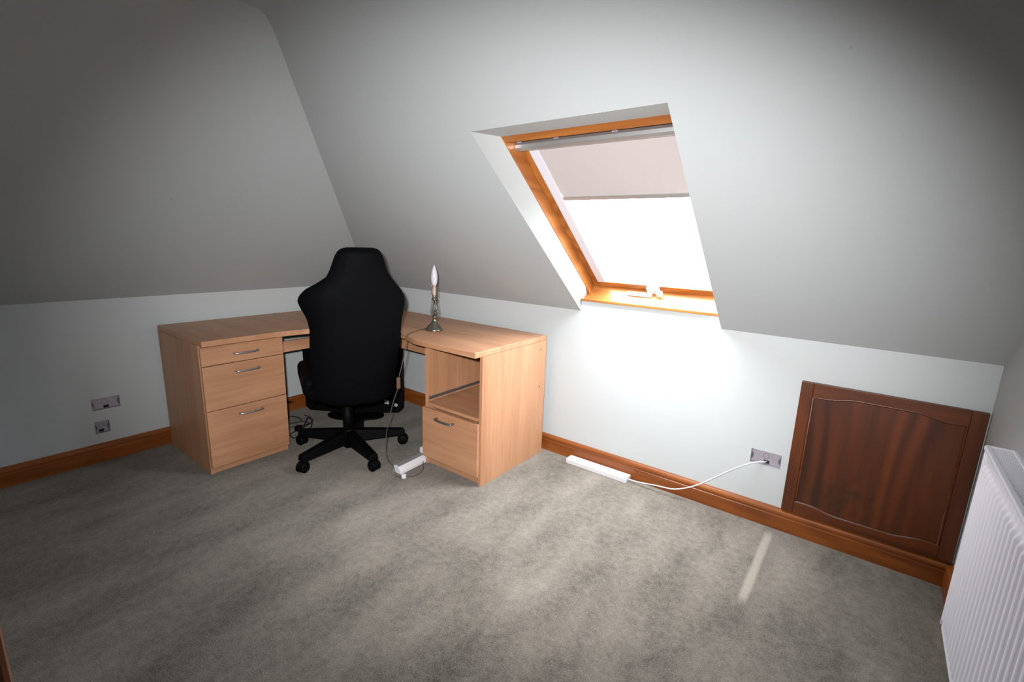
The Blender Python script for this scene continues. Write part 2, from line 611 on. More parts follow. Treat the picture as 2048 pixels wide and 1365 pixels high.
def spline(pts, n=8):
    """Catmull-Rom through points"""
    P = [Vector(p) for p in pts]
    P = [P[0] * 2 - P[1]] + P + [P[-1] * 2 - P[-2]]
    out = []
    for i in range(1, len(P) - 2):
        for k in range(n):
            t = k / n
            a, b, c, d = P[i - 1], P[i], P[i + 1], P[i + 2]
            out.append(0.5 * ((2 * b) + (c - a) * t + (2 * a - 5 * b + 4 * c - d) * t * t + (3 * b - a - 3 * c + d) * t ** 3))
    out.append(P[-2])
    return out


def lerp_table(tab, x):
    if x <= tab[0][0]:
        return tab[0][1]
    for (a, va), (b, vb) in zip(tab, tab[1:]):
        if x <= b:
            return va + (vb - va) * (x - a) / (b - a)
    return tab[-1][1]


def holed(mb, u0, u1, v0, v1, holes, P):
    """rectangle u,v with rectangular holes, P(u,v) -> point"""
    us = sorted({u0, u1, *[h[0] for h in holes], *[h[1] for h in holes]})
    vs = sorted({v0, v1, *[h[2] for h in holes], *[h[3] for h in holes]})
    for a, b in zip(us, us[1:]):
        for c, d in zip(vs, vs[1:]):
            mu, mv = (a + b) / 2, (c + d) / 2
            if any(h[0] < mu < h[1] and h[2] < mv < h[3] for h in holes):
                continue
            mb.quad(P(a, c), P(b, c), P(b, d), P(a, d))
    return mb


# ------------------------------------------------------------------ the room
fl_mb = MB().quad((0, YF, 0), (L, YF, 0), (L, 0, 0), (0, 0, 0))
fl_mb.quad((2.2, -3.7, 0), (L, -3.7, 0), (L, YF, 0), (2.2, YF, 0))
struct(fl_mb.build('floor', MAT['carpet']))

BOX_B = (2.904, 3.030, 0.285, 0.352)          # x0 x1 z0 z1 on the back wall
BOX_A1 = (-1.786, -1.664, 0.289, 0.354)       # y0 y1 z0 z1 on the left wall
BOX_A2 = (-1.787, -1.723, 0.157, 0.225)
struct(holed(MB(), YF, 0, 0, H, [BOX_A1, BOX_A2], lambda u, v: (0, u, v)).build('wall_left', MAT['wall']))
wb = holed(MB(), 0, L, 0, H, [BOX_B], lambda u, v: (u, 0, v))
wb.quad((W0, 0, H), (W1, 0, H), (W1, 0.004, ZS), (W0, 0.004, ZS))          # wall running up to the sill
struct(wb.build('wall_back', MAT['wall']))
yc = -(ZC - H) / TB
struct(MB().poly([(L, 0, 0), (L, 0, H), (L, yc, ZC), (L, YF, ZC), (L, YF, 0)]).build('wall_right', MAT['wall']))

# front wall with the doorway the photographer stands in
DX0, DX1, DH = 2.80, 3.56, 1.98
xa = (ZC - H) / TB
wf = MB()
wf.poly([(0, YF, 0), (DX0, YF, 0), (DX0, YF, ZC), (xa, YF, ZC), (0, YF, H)])
wf.quad((DX0, YF, DH), (DX1, YF, DH), (DX1, YF, ZC), (DX0, YF, ZC))
wf.quad((DX1, YF, 0), (L, YF, 0), (L, YF, ZC), (DX1, YF, ZC))
struct(wf.build('wall_front', MAT['wall']))
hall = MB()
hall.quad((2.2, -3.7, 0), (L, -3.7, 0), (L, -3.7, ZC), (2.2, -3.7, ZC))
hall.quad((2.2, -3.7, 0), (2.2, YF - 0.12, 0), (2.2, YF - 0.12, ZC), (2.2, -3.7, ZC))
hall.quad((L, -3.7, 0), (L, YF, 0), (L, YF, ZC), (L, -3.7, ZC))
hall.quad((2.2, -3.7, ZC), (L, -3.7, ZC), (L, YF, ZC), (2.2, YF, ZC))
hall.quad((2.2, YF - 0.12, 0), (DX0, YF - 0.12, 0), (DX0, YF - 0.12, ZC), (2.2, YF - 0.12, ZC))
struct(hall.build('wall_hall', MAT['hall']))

# sloping ceilings; the back one turns into the flat ceiling through a soft cove
prof = [(0.0, H), (-(ZT - H) / TB, ZT)]
zc0 = ZC - 0.06
prof.append((-(zc0 - H) / TB, zc0))
p0 = Vector((prof[-1][0], zc0))
p1 = Vector((yc, ZC))
p2 = Vector((yc - 0.03, ZC))
for k in range(1, 9):
    t = k / 8
    q = p0 * (1 - t) ** 2 + p1 * 2 * t * (1 - t) + p2 * t * t
    prof.append((q.x, q.y))
hip = lambda z: (z - H) / TB
sb = MB()
for i, ((ya, za), (yb, zb)) in enumerate(zip(prof, prof[1:])):
    xs_a = [hip(za), W0, W1, L]
    xs_b = [hip(zb), W0, W1, L]
    for k in range(3):
        if i == 0 and k == 1:
            continue
        sb.add([(xs_a[k], ya, za), (xs_a[k + 1], ya, za), (xs_b[k + 1], yb, zb), (xs_b[k], yb, zb)], [(0, 1, 2, 3)], True)
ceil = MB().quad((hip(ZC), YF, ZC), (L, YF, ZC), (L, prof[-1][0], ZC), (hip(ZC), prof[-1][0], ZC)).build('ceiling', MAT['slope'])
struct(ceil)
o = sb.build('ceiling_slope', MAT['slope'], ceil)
o['label'] = 'sloping ceiling above the back wall, cut by the skylight'
sa = MB()
for (ya, za), (yb, zb) in zip(prof, prof[1:]):
    sa.add([(hip(za), YF, za), (hip(za), ya, za), (hip(zb), yb, zb), (hip(zb), YF, zb)], [(0, 1, 2, 3)])
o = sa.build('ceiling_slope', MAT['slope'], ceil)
o['label'] = 'sloping ceiling above the left wall'

# plaster reveals of the skylight
rv = MB()
yt = -(ZT - H) / TB
A_, B_ = Vector((W0, yt, ZT)), Vector((W1, yt, ZT))
Ai, Bi = fp(FX0, 0, 0.002), fp(FX1, 0, 0.002)
rv.quad(A_, B_, Bi, Ai)                                                       # head, level
SB = -1.062
for xo, xi, sg in ((W0, FX0, 1), (W1, FX1, 1)):
    ya = -0.06
    rv.add([(xo, yt, ZT), fp(xi, 0, 0.002), fp(xi, -0.985, 0.002), (xo, ya, H - ya * TB)], [(0, 1, 2, 3)], True)
    rv.add([(xo, ya, H - ya * TB), fp(xi, -0.985, 0.002), fp(xo + (xi - xo) * 0.6, SB, 0.002), (xo, 0.004, ZS), (xo, 0, H)], [(0, 1, 2), (0, 2, 3), (0, 3, 4)], True)
o = rv.build('window_reveal', MAT['wall'], ceil)

# ------------------------------------------------------------------ skirting boards
SK = [(0, 0), (0.020, 0), (0.020, 0.066), (0.0165, 0.069), (0.0165, 0.073), (0.0195, 0.076), (0.0205, 0.082), (0.0195, 0.089),
      (0.015, 0.095), (0.008, 0.0985), (0.003, 0.1005), (0, 0.101)]


def skirting(name, P0, P1, inward, mat):
    P0, P1, inward = Vector(P0), Vector(P1), Vector(inward)
    m = MB()
    a = [P0 + inward * d + Vector((0, 0, z)) for d, z in SK]
    b = [P1 + inward * d + Vector((0, 0, z)) for d, z in SK]
    m.add(a + b, [(i, i + 1, len(a) + i + 1, len(a) + i) for i in range(len(a) - 1)], False)
    m.add(a, [tuple(range(len(a)))])
    m.add(b, [tuple(range(len(b)))])
    return struct(m.build(name, MAT[mat]))


skirting('baseboard_back', (0.0, 0, 0), (L, 0, 0), (0, -1, 0), 'pine_x')
skirting('baseboard_left', (0, -0.021, 0), (0, YF, 0), (1, 0, 0), 'pine_y')
skirting('baseboard_right', (L, -0.021, 0), (L, YF, 0), (-1, 0, 0), 'pine_y')

# door lining and architrave, only a sliver of which is in the picture
tr = thing('door_1', (DX0, YF, 0), kind='structure')
MB().box(DX0 - 0.07, DX0, YF - 0.0, -2.3233, 0, ZC - 0.005).build('architrave', MAT['pine_z'], tr, 0.004)
MB().box(DX0 - 0.02, DX0 + 0.012, YF - 0.12, YF - 0.001, 0, DH).build('door_lining', MAT['pine_z'], tr, 0.002)

# ------------------------------------------------------------------ skylight
win = thing('window_1', fp(FX0, 0), kind='structure')
win['label'] = 'pine framed roof window with a half drawn blind'


def bar(x0, x1, s0, s1, n0, n1, name, mat, parent=win, bev=0.002):
    p = [fp(x0, s0, n0), fp(x1, s0, n0), fp(x1, s1, n0), fp(x0, s1, n0),
         fp(x0, s0, n1), fp(x1, s0, n1), fp(x1, s1, n1), fp(x0, s1, n1)]
    return MB().hexa(p).build(name, MAT[mat], parent, bev)


FB = -1.060
bar(FX0 - 0.05, FX0 + 0.002, FB - 0.05, 0.05, 0.0, 0.12, 'frame_jamb', 'window_y')
bar(FX1 - 0.002, FX1 + 0.05, FB - 0.05, 0.05, 0.0, 0.12, 'frame_jamb', 'window_y')
bar(FX0 + 0.002, FX1 - 0.002, -0.032, 0.05, 0.002, 0.12, 'frame_head', 'window_x')
bar(FX0 - 0.03, FX1 + 0.03, FB - 0.05, FB, -0.034, 0.12, 'frame_bottom', 'window_x')
SX0, SX1 = FX0 + 0.004, FX1 - 0.004
bar(SX0, SX0 + 0.036, FB + 0.001, -0.034, 0.060, 0.100, 'sash_stile', 'window_y')
bar(SX1 - 0.036, SX1, FB + 0.001, -0.034, 0.060, 0.100, 'sash_stile', 'window_y')
bar(SX0 + 0.036, SX1 - 0.036, -0.115, -0.034, 0.058, 0.100, 'sash_head', 'window_x')
bar(SX0 + 0.036, SX1 - 0.036, FB + 0.001, FB + 0.043, 0.061, 0.100, 'sash_bottom', 'window_x')
bar(SX0 + 0.030, SX1 - 0.030, FB + 0.036, -0.105, 0.074, 0.078, 'pane', 'pane', bev=0)
# sill nosing under the frame
sill = MB()
sill.box(W0, W1, -0.016, 0.09, ZS - 0.013, ZS)
sill.build('window_sill', MAT['window_x'], win, 0.002)
# white catch with its long handle plate on the bottom rail
ca = thing('window_catch', fp(2.30, FB, 0.03), 'white catch and handle on the bottom rail of the skylight', 'window catch')
def cbar(x0, x1, s0, s1, n0, n1, name, bev=0.003):
    return bar(x0, x1, s0, s1, n0, n1, name, 'whiteplastic', ca, bev)
cbar(2.212, 2.345, FB, FB + 0.010, 0.016, 0.040, 'handle_plate')
cbar(2.318, 2.382, FB, FB + 0.046, 0.040, 0.0605, 'catch_block')
cbar(2.372, 2.400, FB, FB + 0.030, 0.022, 0.046, 'catch_lever')

# roller blind
bl = thing('roller_blind', fp(2.38, -0.09, 0.05), 'cream roller blind half drawn down over the skylight', 'blind')
hr = MB()
hx0, hx1 = FX0 + 0.003, FX1 - 0.003
hr.prism([fp(hx0, -0.072, 0.0585), fp(hx0, -0.074, 0.040), fp(hx0, -0.084, 0.032),
          fp(hx0, -0.100, 0.032), fp(hx0, -0.110, 0.042), fp(hx0, -0.110, 0.0585)], (hx1 - hx0, 0, 0))
hr.build('headrail', MAT['alu'], bl, 0.002)
for x in (FX0 + 0.022, 2.195, 2.44):
    b_ = MB().prism([fp(x - 0.013, -0.075, 0.050), fp(x + 0.013, -0.075, 0.050), fp(x + 0.005, -0.056, 0.050), fp(x - 0.005, -0.056, 0.050)], Nd * 0.008)
    b_.build('bracket', MAT['galv'], bl, 0.001)
SBAR = -0.396
BX0, BX1 = SX0 + 0.078, SX1 - 0.078
fab = MB().hexa([fp(BX0, SBAR, 0.066), fp(BX1, SBAR, 0.066), fp(BX1, -0.10, 0.060), fp(BX0, -0.10, 0.060),
                 fp(BX0, SBAR, 0.0672), fp(BX1, SBAR, 0.0672), fp(BX1, -0.10, 0.0612), fp(BX0, -0.10, 0.0612)])
fab.build('blind_fabric', MAT['blind'], bl)
bb = MB().hexa([fp(BX0, SBAR - 0.013, 0.060), fp(BX1, SBAR - 0.013, 0.060), fp(BX1, SBAR + 0.007, 0.060), fp(BX0, SBAR + 0.007, 0.060),
                fp(BX0, SBAR - 0.013, 0.072), fp(BX1, SBAR - 0.013, 0.072), fp(BX1, SBAR + 0.007, 0.072), fp(BX0, SBAR + 0.007, 0.072)])
bb.build('bottom_bar', MAT['alu'], bl, 0.002)
for x0, x1 in ((SX0 + 0.036, BX0 + 0.003), (BX1 - 0.003, SX1 - 0.036)):
    bar(x0, x1, FB + 0.044, -0.11, 0.058, 0.064, 'side_rail', 'rail', bl, 0.001)

# light portal in the glazed opening: helps the renderer find the sky, adds no light
pt = bpy.data.lights.new('skylight_portal', 'AREA')
pt.shape = 'RECTANGLE'
pt.size = FX1 - FX0
pt.size_y = 1.06
pt.cycles.is_portal = True
po = bpy.data.objects.new('skylight_portal', pt)
po.location = fp((FX0 + FX1) / 2, -0.53, 0.13)
zax = Nd
xax = Vector((1, 0, 0))
yax = zax.cross(xax)
po.rotation_euler = Matrix((xax, yax, zax)).transposed().to_euler()
COL.objects.link(po)

# ------------------------------------------------------------------ eaves hatch
HX0, HX1, HZ0, HZ1 = 3.060, 3.642, 0.106, 0.716
ht = thing('hatch_door', (3.06, -0.004, HZ0), 'dark stained wooden eaves access hatch with arched rails low on the back wall', 'hatch')
HYB, HYF = -0.002, -0.020
MB().box(HX0, HX0 + 0.046, HYF, HYB, HZ0, HZ1).build('stile', MAT['hatch_z'], ht, 0.003)
MB().box(HX1 - 0.046, HX1, HYF, HYB, HZ0, HZ1).build('stile', MAT['hatch_z'], ht, 0.003)
IX0, IX1 = HX0 + 0.046, HX1 - 0.046


def arch(t):
    """0..1 across -> 0 at the shoulders, 1 in the middle, as a soft cathedral curve"""
    u = min(t, 1 - t)
    if u < 0.10:
        return 0.0
    s = min(1.0, (u - 0.10) / 0.22)
    return s * s * (3 - 2 * s)


top, bot = [], []
for i in range(25):
    t = i / 24
    x = IX0 + (IX1 - IX0) * t
    top.append((x, HYF, HZ1 - 0.062 + 0.017 * arch(t)))
    bot.append((x, HYF, HZ0 + 0.058 - 0.017 * arch(t)))
MB().prism(top + [(IX1, HYF, HZ1), (IX0, HYF, HZ1)], (0, HYB - HYF, 0)).build('rail', MAT['hatch_x'], ht, 0.002)
MB().prism(bot + [(IX1, HYF, HZ0), (IX0, HYF, HZ0)], (0, HYB - HYF, 0)).build('rail', MAT['hatch_x'], ht, 0.002)
MB().box(IX0 - 0.004, IX1 + 0.004, -0.0125, -0.004, HZ0 + 0.03, HZ1 - 0.03).build('panel', MAT['hatch_panel'], ht)
bead = [(IX0 + 0.004, HYF + 0.004, HZ0 + 0.058)] + [(p[0], HYF + 0.004, p[2]) for p in bot[1:-1]] + [(IX1 - 0.004, HYF + 0.004, HZ0 + 0.058),
        (IX1 - 0.004, HYF + 0.004, HZ1 - 0.062)] + [(p[0], HYF + 0.004, p[2]) for p in reversed(top[1:-1])] + [(IX0 + 0.004, HYF + 0.004, HZ1 - 0.062)]
MB().tube(bead + [bead[0]], 0.0045, 6, cap=False).build('moulding', MAT['hatch_x'], ht)


# ------------------------------------------------------------------ empty metal back boxes in the walls
def back_box(uv, P, nrm, udir, label, slot_u, slot_w, group):
    """uv rectangle on a wall, P(u,v,d) point d metres inside the wall"""
    u0, u1, v0, v1 = uv
    D = 0.022
    t = thing('socket_back_box', P((u0 + u1) / 2, v0, 0), label, 'socket box', group)
    m = MB()
    rim = 0.0012
    outer = [(u0, v0), (u1, v0), (u1, v1), (u0, v1)]
    for i in range(4):
        a, b_ = outer[i], outer[(i + 1) % 4]
        m.quad(P(*a, -0.001), P(*b_, -0.001), P(*b_, D), P(*a, D))
        ins = lambda q: (q[0] + (rim if q[0] == u0 else -rim), q[1] + (rim if q[1] == v0 else -rim))
        m.quad(P(*a, -0.001), P(*b_, -0.001), P(*ins(b_), -0.001), P(*ins(a), -0.001))
        m.quad(P(*ins(a), -0.001), P(*ins(b_), -0.001), P(*ins(b_), D), P(*ins(a), D))
    m.quad(P(u0, v0, D), P(u1, v0, D), P(u1, v1, D), P(u0, v1, D))
    m.build('metal_shell', MAT['galv'], t)
    # knockout ring in the back plate
    cu, cv = (u0 + u1) / 2, (v0 + v1) / 2 + 0.004
    ring = [P(cu + 0.0125 * math.cos(a), cv + 0.0125 * math.sin(a), D - 0.0005) for a in [2 * math.pi * k / 24 for k in range(25)]]
    MB().tube(ring, 0.0008, 5, cap=False).build('knockout_ring', MAT['runner'], t)
    # fixing lugs left and right
    for side in (0, 1):
        ub = u0 if side == 0 else u1
        sg = 1 if side == 0 else -1
        cvm = (v0 + v1) / 2
        lug = MB().prism([P(ub + sg * 0.001, cvm - 0.022, 0.003), P(ub + sg * 0.011, cvm - 0.007, 0.003), P(ub + sg * 0.011, cvm + 0.007, 0.003),
                          P(ub + sg * 0.001, cvm + 0.022, 0.003)], Vector(nrm) * -0.002)
        lug.build('fixing_lug', MAT['runner'], t)
    # cable knockout low in the back plate: near-black block paints the hole's shade
    MB().hexa([P(slot_u - slot_w, v0 + 0.002, D - 0.001), P(slot_u + slot_w, v0 + 0.002, D - 0.001), P(slot_u + slot_w, v0 + 0.002, D + 0.004), P(slot_u - slot_w, v0 + 0.002, D + 0.004),
               P(slot_u - slot_w, v0 + 0.017, D - 0.001), P(slot_u + slot_w, v0 + 0.017, D - 0.001), P(slot_u + slot_w, v0 + 0.017, D + 0.004), P(slot_u - slot_w, v0 + 0.017, D + 0.004)]
              ).build('cable_knockout_shade', MAT['hole_shade'], t)
    return t


PB = lambda u, v, d=0: Vector((u, d, v))
PA = lambda u, v, d=0: Vector((-d, u, v))
back_box(BOX_B, PB, (0, -1, 0), None, 'double metal socket back box in the back wall beside the hatch, white cable coming out', 2.970, 0.012, 'empty metal socket back boxes')
back_box(BOX_A1, PA, (1, 0, 0), None, 'wide double metal socket back box in the left wall, above the small one', -1.722, 0.012, 'empty metal socket back boxes')
back_box(BOX_A2, PA, (1, 0, 0), None, 'small square metal socket back box in the left wall just above the skirting', -1.757, 0.011, 'empty metal socket back boxes')

# ------------------------------------------------------------------ radiator on the right wall
RX, RY1, RY0, RZ0, RZ1 = 3.548, -0.592, -1.85, 0.186, 0.766
rd = thing('radiator', (3.60, (RY0 + RY1) / 2, RZ0), 'white ribbed panel radiator with slotted top grille on the right wall', 'radiator')
pitch = 0.0333
prof_r = [(0.0, 0.0), (0.20, 0.0), (0.32, 0.006), (0.44, 0.0085), (0.56, 0.0085), (0.68, 0.006), (0.80, 0.0)]
ys, ds = [RY1 - 0.0], [0.0]
y = RY1 - 0.012
while y - pitch > RY0 + 0.01:
    for u, d in prof_r:
        ys.append(y - u * pitch)
        ds.append(d)
    y -= pitch
ys.append(RY0)
ds.append(0.0)
zs = [(RZ0, 0), (RZ0 + 0.030, 0), (RZ0 + 0.036, 0.55), (RZ0 + 0.046, 1), (RZ1 - 0.058, 1), (RZ1 - 0.048, 0.55), (RZ1 - 0.042, 0), (RZ1 - 0.006, 0)]
rows = [[(RX + 0.0085 - d * k, yy, z) for yy, d in zip(ys, ds)] for z, k in zs]
pm = MB().grid(rows)
pm.build('front_panel', MAT['radiator'], rd)
MB().box(RX + 0.010, RX + 0.016, RY0, RY1, RZ0, RZ1 - 0.006).build('water_panel', MAT['radiator'], rd)
MB().box(3.600, 3.612, RY0, RY1, RZ0, RZ1 - 0.02).build('rear_panel', MAT['radiator'], rd, 0.002)
for ya, yb in ((RY1 - 0.0, RY1 + 0.004), (RY0 - 0.004, RY0)):
    MB().box(RX + 0.004, 3.614, ya, yb, RZ0 + 0.01, RZ1).build('end_panel', MAT['radiator'], rd, 0.0015)
tf = MB()
tf.box(RX + 0.0, RX + 0.014, RY0, RY1, RZ1 - 0.012, RZ1)
tf.box(3.602, 3.614, RY0, RY1, RZ1 - 0.012, RZ1)
tf.build('grille_frame', MAT['radiator'], rd, 0.003)
gs = MB()
yy = RY1 - 0.006
while yy > RY0:
    gs.box(RX + 0.014, 3.602, yy - 0.0045, yy, RZ1 - 0.010, RZ1 - 0.003)
    yy -= 0.009
o = gs.build('grille_slats', MAT['radiator'], rd)
o['kind'] = 'stuff'
MB().box(RX + 0.017, 3.599, RY0 + 0.01, RY1 - 0.01, RZ0 + 0.02, RZ1 - 0.09).build('convector_fins', MAT['runner'], rd)
for yb in (RY1 - 0.18, RY0 + 0.18):
    MB().box(3.610, L, yb - 0.02, yb + 0.02, RZ0 + 0.06, RZ1 - 0.06).build('wall_bracket', MAT['radiator'], rd, 0.002)

# ------------------------------------------------------------------ corner worktop
ZD, TT = 0.73, 0.030
wt = thing('corner_worktop', (0.4, -0.4, ZD - TT), 'curved L-shaped beech effect corner worktop spanning the two pedestals', 'desk')
AX1, BY1 = 1.773, -1.461
front = spline([(0.674, -1.10, 0), (0.684, -1.02, 0), (0.704, -0.93, 0), (0.748, -0.85, 0), (0.83, -0.76, 0), (0.92, -0.69, 0), (1.02, -0.64, 0),
                (1.11, -0.618, 0), (1.18, -0.626, 0), (1.25, -0.650, 0), (1.32, -0.674, 0), (1.40, -0.680, 0)], 4)
out = [(0.045, BY1), (0.672, BY1)] + [(p.x, p.y) for p in front] + [(AX1, -0.680), (AX1, -0.058), (0.045, -0.058)]
MB().prism([(x, y, ZD - TT) for x, y in out], (0, 0, TT)).build('tabletop', MAT['beech_x'], wt, 0.004, 3)
MB().box(0.49, 0.508, -1.045, -0.40, 0.567, 0.632).build('support_rail', MAT['beech_y'], wt, 0.001)
MB().box(0.508, 1.352, -0.418, -0.40, 0.567, 0.632).build('support_rail', MAT['beech_x'], wt, 0.001)
MB().box(0.490, 0.530, -0.44, -0.40, 0.567, ZD - TT).build('corner_post', MAT['beech_z'], wt, 0.001)


def bow_handle(P, u0, u1, out_d, name, parent, mat, r=0.0055):
    """flat bow handle; P(u, d) gives a point d metres proud of the front"""
    pts = [P(u0, 0.0), P(u0, out_d * 0.75), P(u0 + 0.010, out_d)]
    pts += [P(u0 + (u1 - u0) * t, out_d * 1.0 + 0.004 * math.sin(math.pi * t)) for t in (0.3, 0.5, 0.7)]
    pts += [P(u1 - 0.010, out_d), P(u1, out_d * 0.75), P(u1, 0.0)]
    return MB().tube(spline(pts, 3), r, 8).build(name, MAT[mat], parent)


# ---- left pedestal: three drawers
PX = 0.625
lp = thing('drawer_pedestal', (0.34, -1.25, 0), 'closed beech effect pedestal with three drawers, left end of the corner desk', 'drawer unit')
ZU = ZD - TT
MB().box(0.045, PX - 0.012, BY1, BY1 + 0.018, 0, ZU).build('side_panel', MAT['beech_z'], lp, 0.001)
MB().box(0.045, PX - 0.012, -1.061, -1.043, 0, ZU).build('side_panel', MAT['beech_z'], lp, 0.001)
MB().box(0.045, 0.06, BY1 + 0.018, -1.061, 0, ZU).build('back_panel', MAT['beech_z'], lp)
MB().box(0.06, PX - 0.014, BY1 + 0.018, -1.061, ZU - 0.016, ZU - 0.001).build('top_rail', MAT['beech_y'], lp)
MB().box(PX - 0.034, PX - 0.016, BY1 + 0.018, -1.061, 0, 0.034).build('plinth', MAT['beech_y'], lp, 0.001)
for (z0, z1, hz) in ((0.592, 0.690, 0.640), (0.352, 0.588, 0.543), (0.036, 0.348, 0.306)):
    ya, yb = BY1 + 0.004, -1.041
    dr = MB().box(PX - 0.010, PX + 0.006, ya, yb, z0, z1).build('drawer', MAT['beech_y'], lp, 0.0015)
    bx = MB().box(0.09, PX - 0.010, BY1 + 0.03, -1.073, z0 + 0.012, z1 - 0.03)
    bx.build('drawer_box', MAT['beech_x'], dr)
    bow_handle(lambda u, d, z=hz: (PX + 0.006 + d, u, z), -1.302, -1.184, 0.022, 'handle', dr, 'handle')

# ---- right pedestal: open niche over one drawer
PY = -0.625
rp_ = thing('drawer_pedestal', (1.56, -0.35, 0), 'beech effect pedestal with empty drawer niche above one drawer, right end of the corner desk', 'drawer unit')
MB().box(AX1 - 0.018, AX1, PY, -0.058, 0, ZU).build('side_panel', MAT['beech_z'], rp_, 0.001)
MB().box(1.352, 1.370, PY + 0.004, -0.058, 0, ZU).build('side_panel', MAT['beech_z'], rp_, 0.001)
MB().box(1.370, AX1 - 0.018, -0.076, -0.060, 0, ZU).build('back_panel', MAT['beech_z'], rp_)
MB().box(1.370, AX1 - 0.018, PY + 0.020, PY + 0.038, 0, 0.055).build('plinth', MAT['beech_x'], rp_, 0.001)
MB().box(1.376, AX1 - 0.024, PY - 0.004, -0.08, 0.356, 0.374).build('shelf', MAT['beech_x'], rp_, 0.001)
MB().box(1.370, 1.380, PY + 0.012, -0.14, 0.385, 0.399).build('drawer_runner', MAT['runner'], rp_, 0.001)
MB().box(AX1 - 0.028, AX1 - 0.018, PY + 0.012, -0.14, 0.385, 0.399).build('drawer_runner', MAT['runner'], rp_, 0.001)
MB().box(AX1 - 0.024, AX1 - 0.018, PY - 0.002, -0.14, 0.340, 0.356).build('drawer_runner', MAT['runner'], rp_, 0.001)
dr = MB().box(1.351, AX1 - 0.010, PY - 0.018, PY - 0.001, 0.052, 0.346).build('drawer', MAT['beech_x'], rp_, 0.0015)
MB().box(1.385, AX1 - 0.035, PY - 0.001, -0.10, 0.07, 0.32).build('drawer_box', MAT['beech_y'], dr)
bow_handle(lambda u, d: (u, PY - 0.018 - d, 0.306), 1.470, 1.592, 0.024, 'handle', dr, 'darkhandle', 0.006)
for z in (0.655, 0.43):
    MB().lathe((AX1, -0.115, z), [(0.0045, 0), (0.0045, 0.0012), (0.002, 0.0018)], 10, (1, 0, 0)).build('cover_cap', MAT['switch'], rp_)

# ------------------------------------------------------------------ office chair
CC = Vector((0.898, -0.819, 0))
CF = Vector((-0.906, 0.423, 0)).normalized()     # the way it faces
CS = Vector((0.423, 0.906, 0)).normalized()      # to the right, seen from behind
ch = thing('office_chair', CC, 'black high-backed swivel chair on castors, its back turned to the room', 'chair')
lean = math.radians(8)
CU = Vector((0, 0, 1)) * math.cos(lean) - CF * math.sin(lean)
CN = CF * math.cos(lean) + Vector((0, 0, 1)) * math.sin(lean)
CB = CC - CF * 0.26 + Vector((0, 0, 0.40))
RT = [(-0.021, 0.10), (-0.016, 0.153), (-0.003, 0.199), (0.03, 0.212), (0.064, 0.219), (0.165, 0.231), (0.276, 0.240), (0.363, 0.246), (0.427, 0.249), (0.479, 0.258), (0.531, 0.268),
      (0.566, 0.264), (0.602, 0.246), (0.649, 0.206), (0.68, 0.183), (0.707, 0.167), (0.76, 0.153), (0.79, 0.143), (0.803, 0.134), (0.812, 0.122), (0.817, 0.100)]
LT = [(-0.021, -0.09), (-0.005, -0.135), (0.012, -0.165), (0.032, -0.188), (0.07, -0.199), (0.117, -0.205), (0.211, -0.210), (0.315, -0.207), (0.413, -0.203), (0.471, -0.213), (0.516, -0.236),
      (0.545, -0.247), (0.558, -0.249), (0.58, -0.241), (0.612, -0.215), (0.644, -0.164), (0.675, -0.121), (0.70, -0.106), (0.725, -0.097), (0.775, -0.079), (0.80, -0.064), (0.812, -0.047), (0.817, -0.02)]
us = [-0.021, -0.014, -0.004, 0.01, 0.03] + [0.06 + 0.025 * k for k in range(19)] + [0.525, 0.54, 0.555, 0.57, 0.585, 0.60, 0.615, 0.63, 0.645, 0.66, 0.675, 0.69, 0.71, 0.73, 0.75, 0.77, 0.785, 0.797, 0.807, 0.813, 0.817]


def chair_pt(lat, u, n):
    return CB + CS * lat + CU * u + CN * n


def back_row(u, side, scale=1.0, lift=0.0, nc=17):
    l, r = lerp_table(LT, u), lerp_table(RT, u)
    mid, hw = (l + r) / 2, (r - l) / 2 * scale
    e = max(0.0, min(1.0, min(u + 0.021, 0.817 - u) / 0.035))
    thick = 0.10 + 0.90 * math.sqrt(1 - (1 - e) ** 2)
    row = []
    for k in range(nc):
        t = -math.cos(math.pi * k / (nc - 1))
        lat = mid + hw * t
        wing = 0.30 * max(0.0, abs(lat - 0.01) - 0.13) ** 1.5 * 4.0
        spine = 0.018 * math.sin(math.pi * max(0, min(1, u / 0.8)))
        bulge = (1 - abs(t) ** 3.0)
        d = 0.042 * bulge * thick
        n = wing * 0.6 - spine + (d if side > 0 else -d) + lift
        row.append(chair_pt(lat, u, n))
    return row


bk = MB()
rear_rows = [back_row(u, -1) for u in us]
front_rows = [back_row(u, 1) for u in us]
bk.grid(rear_rows)
bk.grid([list(reversed(r)) for r in front_rows])
bk.add(rear_rows[0] + list(reversed(front_rows[0])), [tuple(range(34))])
bk.add(rear_rows[-1] + list(reversed(front_rows[-1])), [tuple(range(34))])
bk.build('backrest', MAT['black_leather'], ch)
# raised centre panel on the rear and a seam round it
pu = [0.03 + 0.76 * k / 22 for k in range(23)]
def panel_row(u, off):
    l, r = lerp_table(LT, u), lerp_table(RT, u)
    hw = 0.66 * (0.20 if u < 0.6 else min(0.20, (r - l) / 2))
    hw = min(hw, 0.82 * (r - l) / 2)
    mid = (l + r) / 2
    row = []
    for k in range(11):
        t = -1 + 2 * k / 10
        tt = hw * t / ((r - l) / 2)
        thick = 1.0
        spine = 0.018 * math.sin(math.pi * max(0, min(1, u / 0.8)))
        wing = 0.30 * max(0.0, abs(mid + hw * t - 0.01) - 0.13) ** 1.5 * 2.4
        n = wing - spine - 0.042 * (1 - abs(tt) ** 3) - off * (1 if abs(t) < 0.99 else 0.1)
        row.append(chair_pt(mid + hw * t, u, n))
    return row
MB().grid([panel_row(u, 0.004 if 0 < i < 22 else 0.0005) for i, u in enumerate(pu)]).build('rear_panel', MAT['black_leather'], ch)


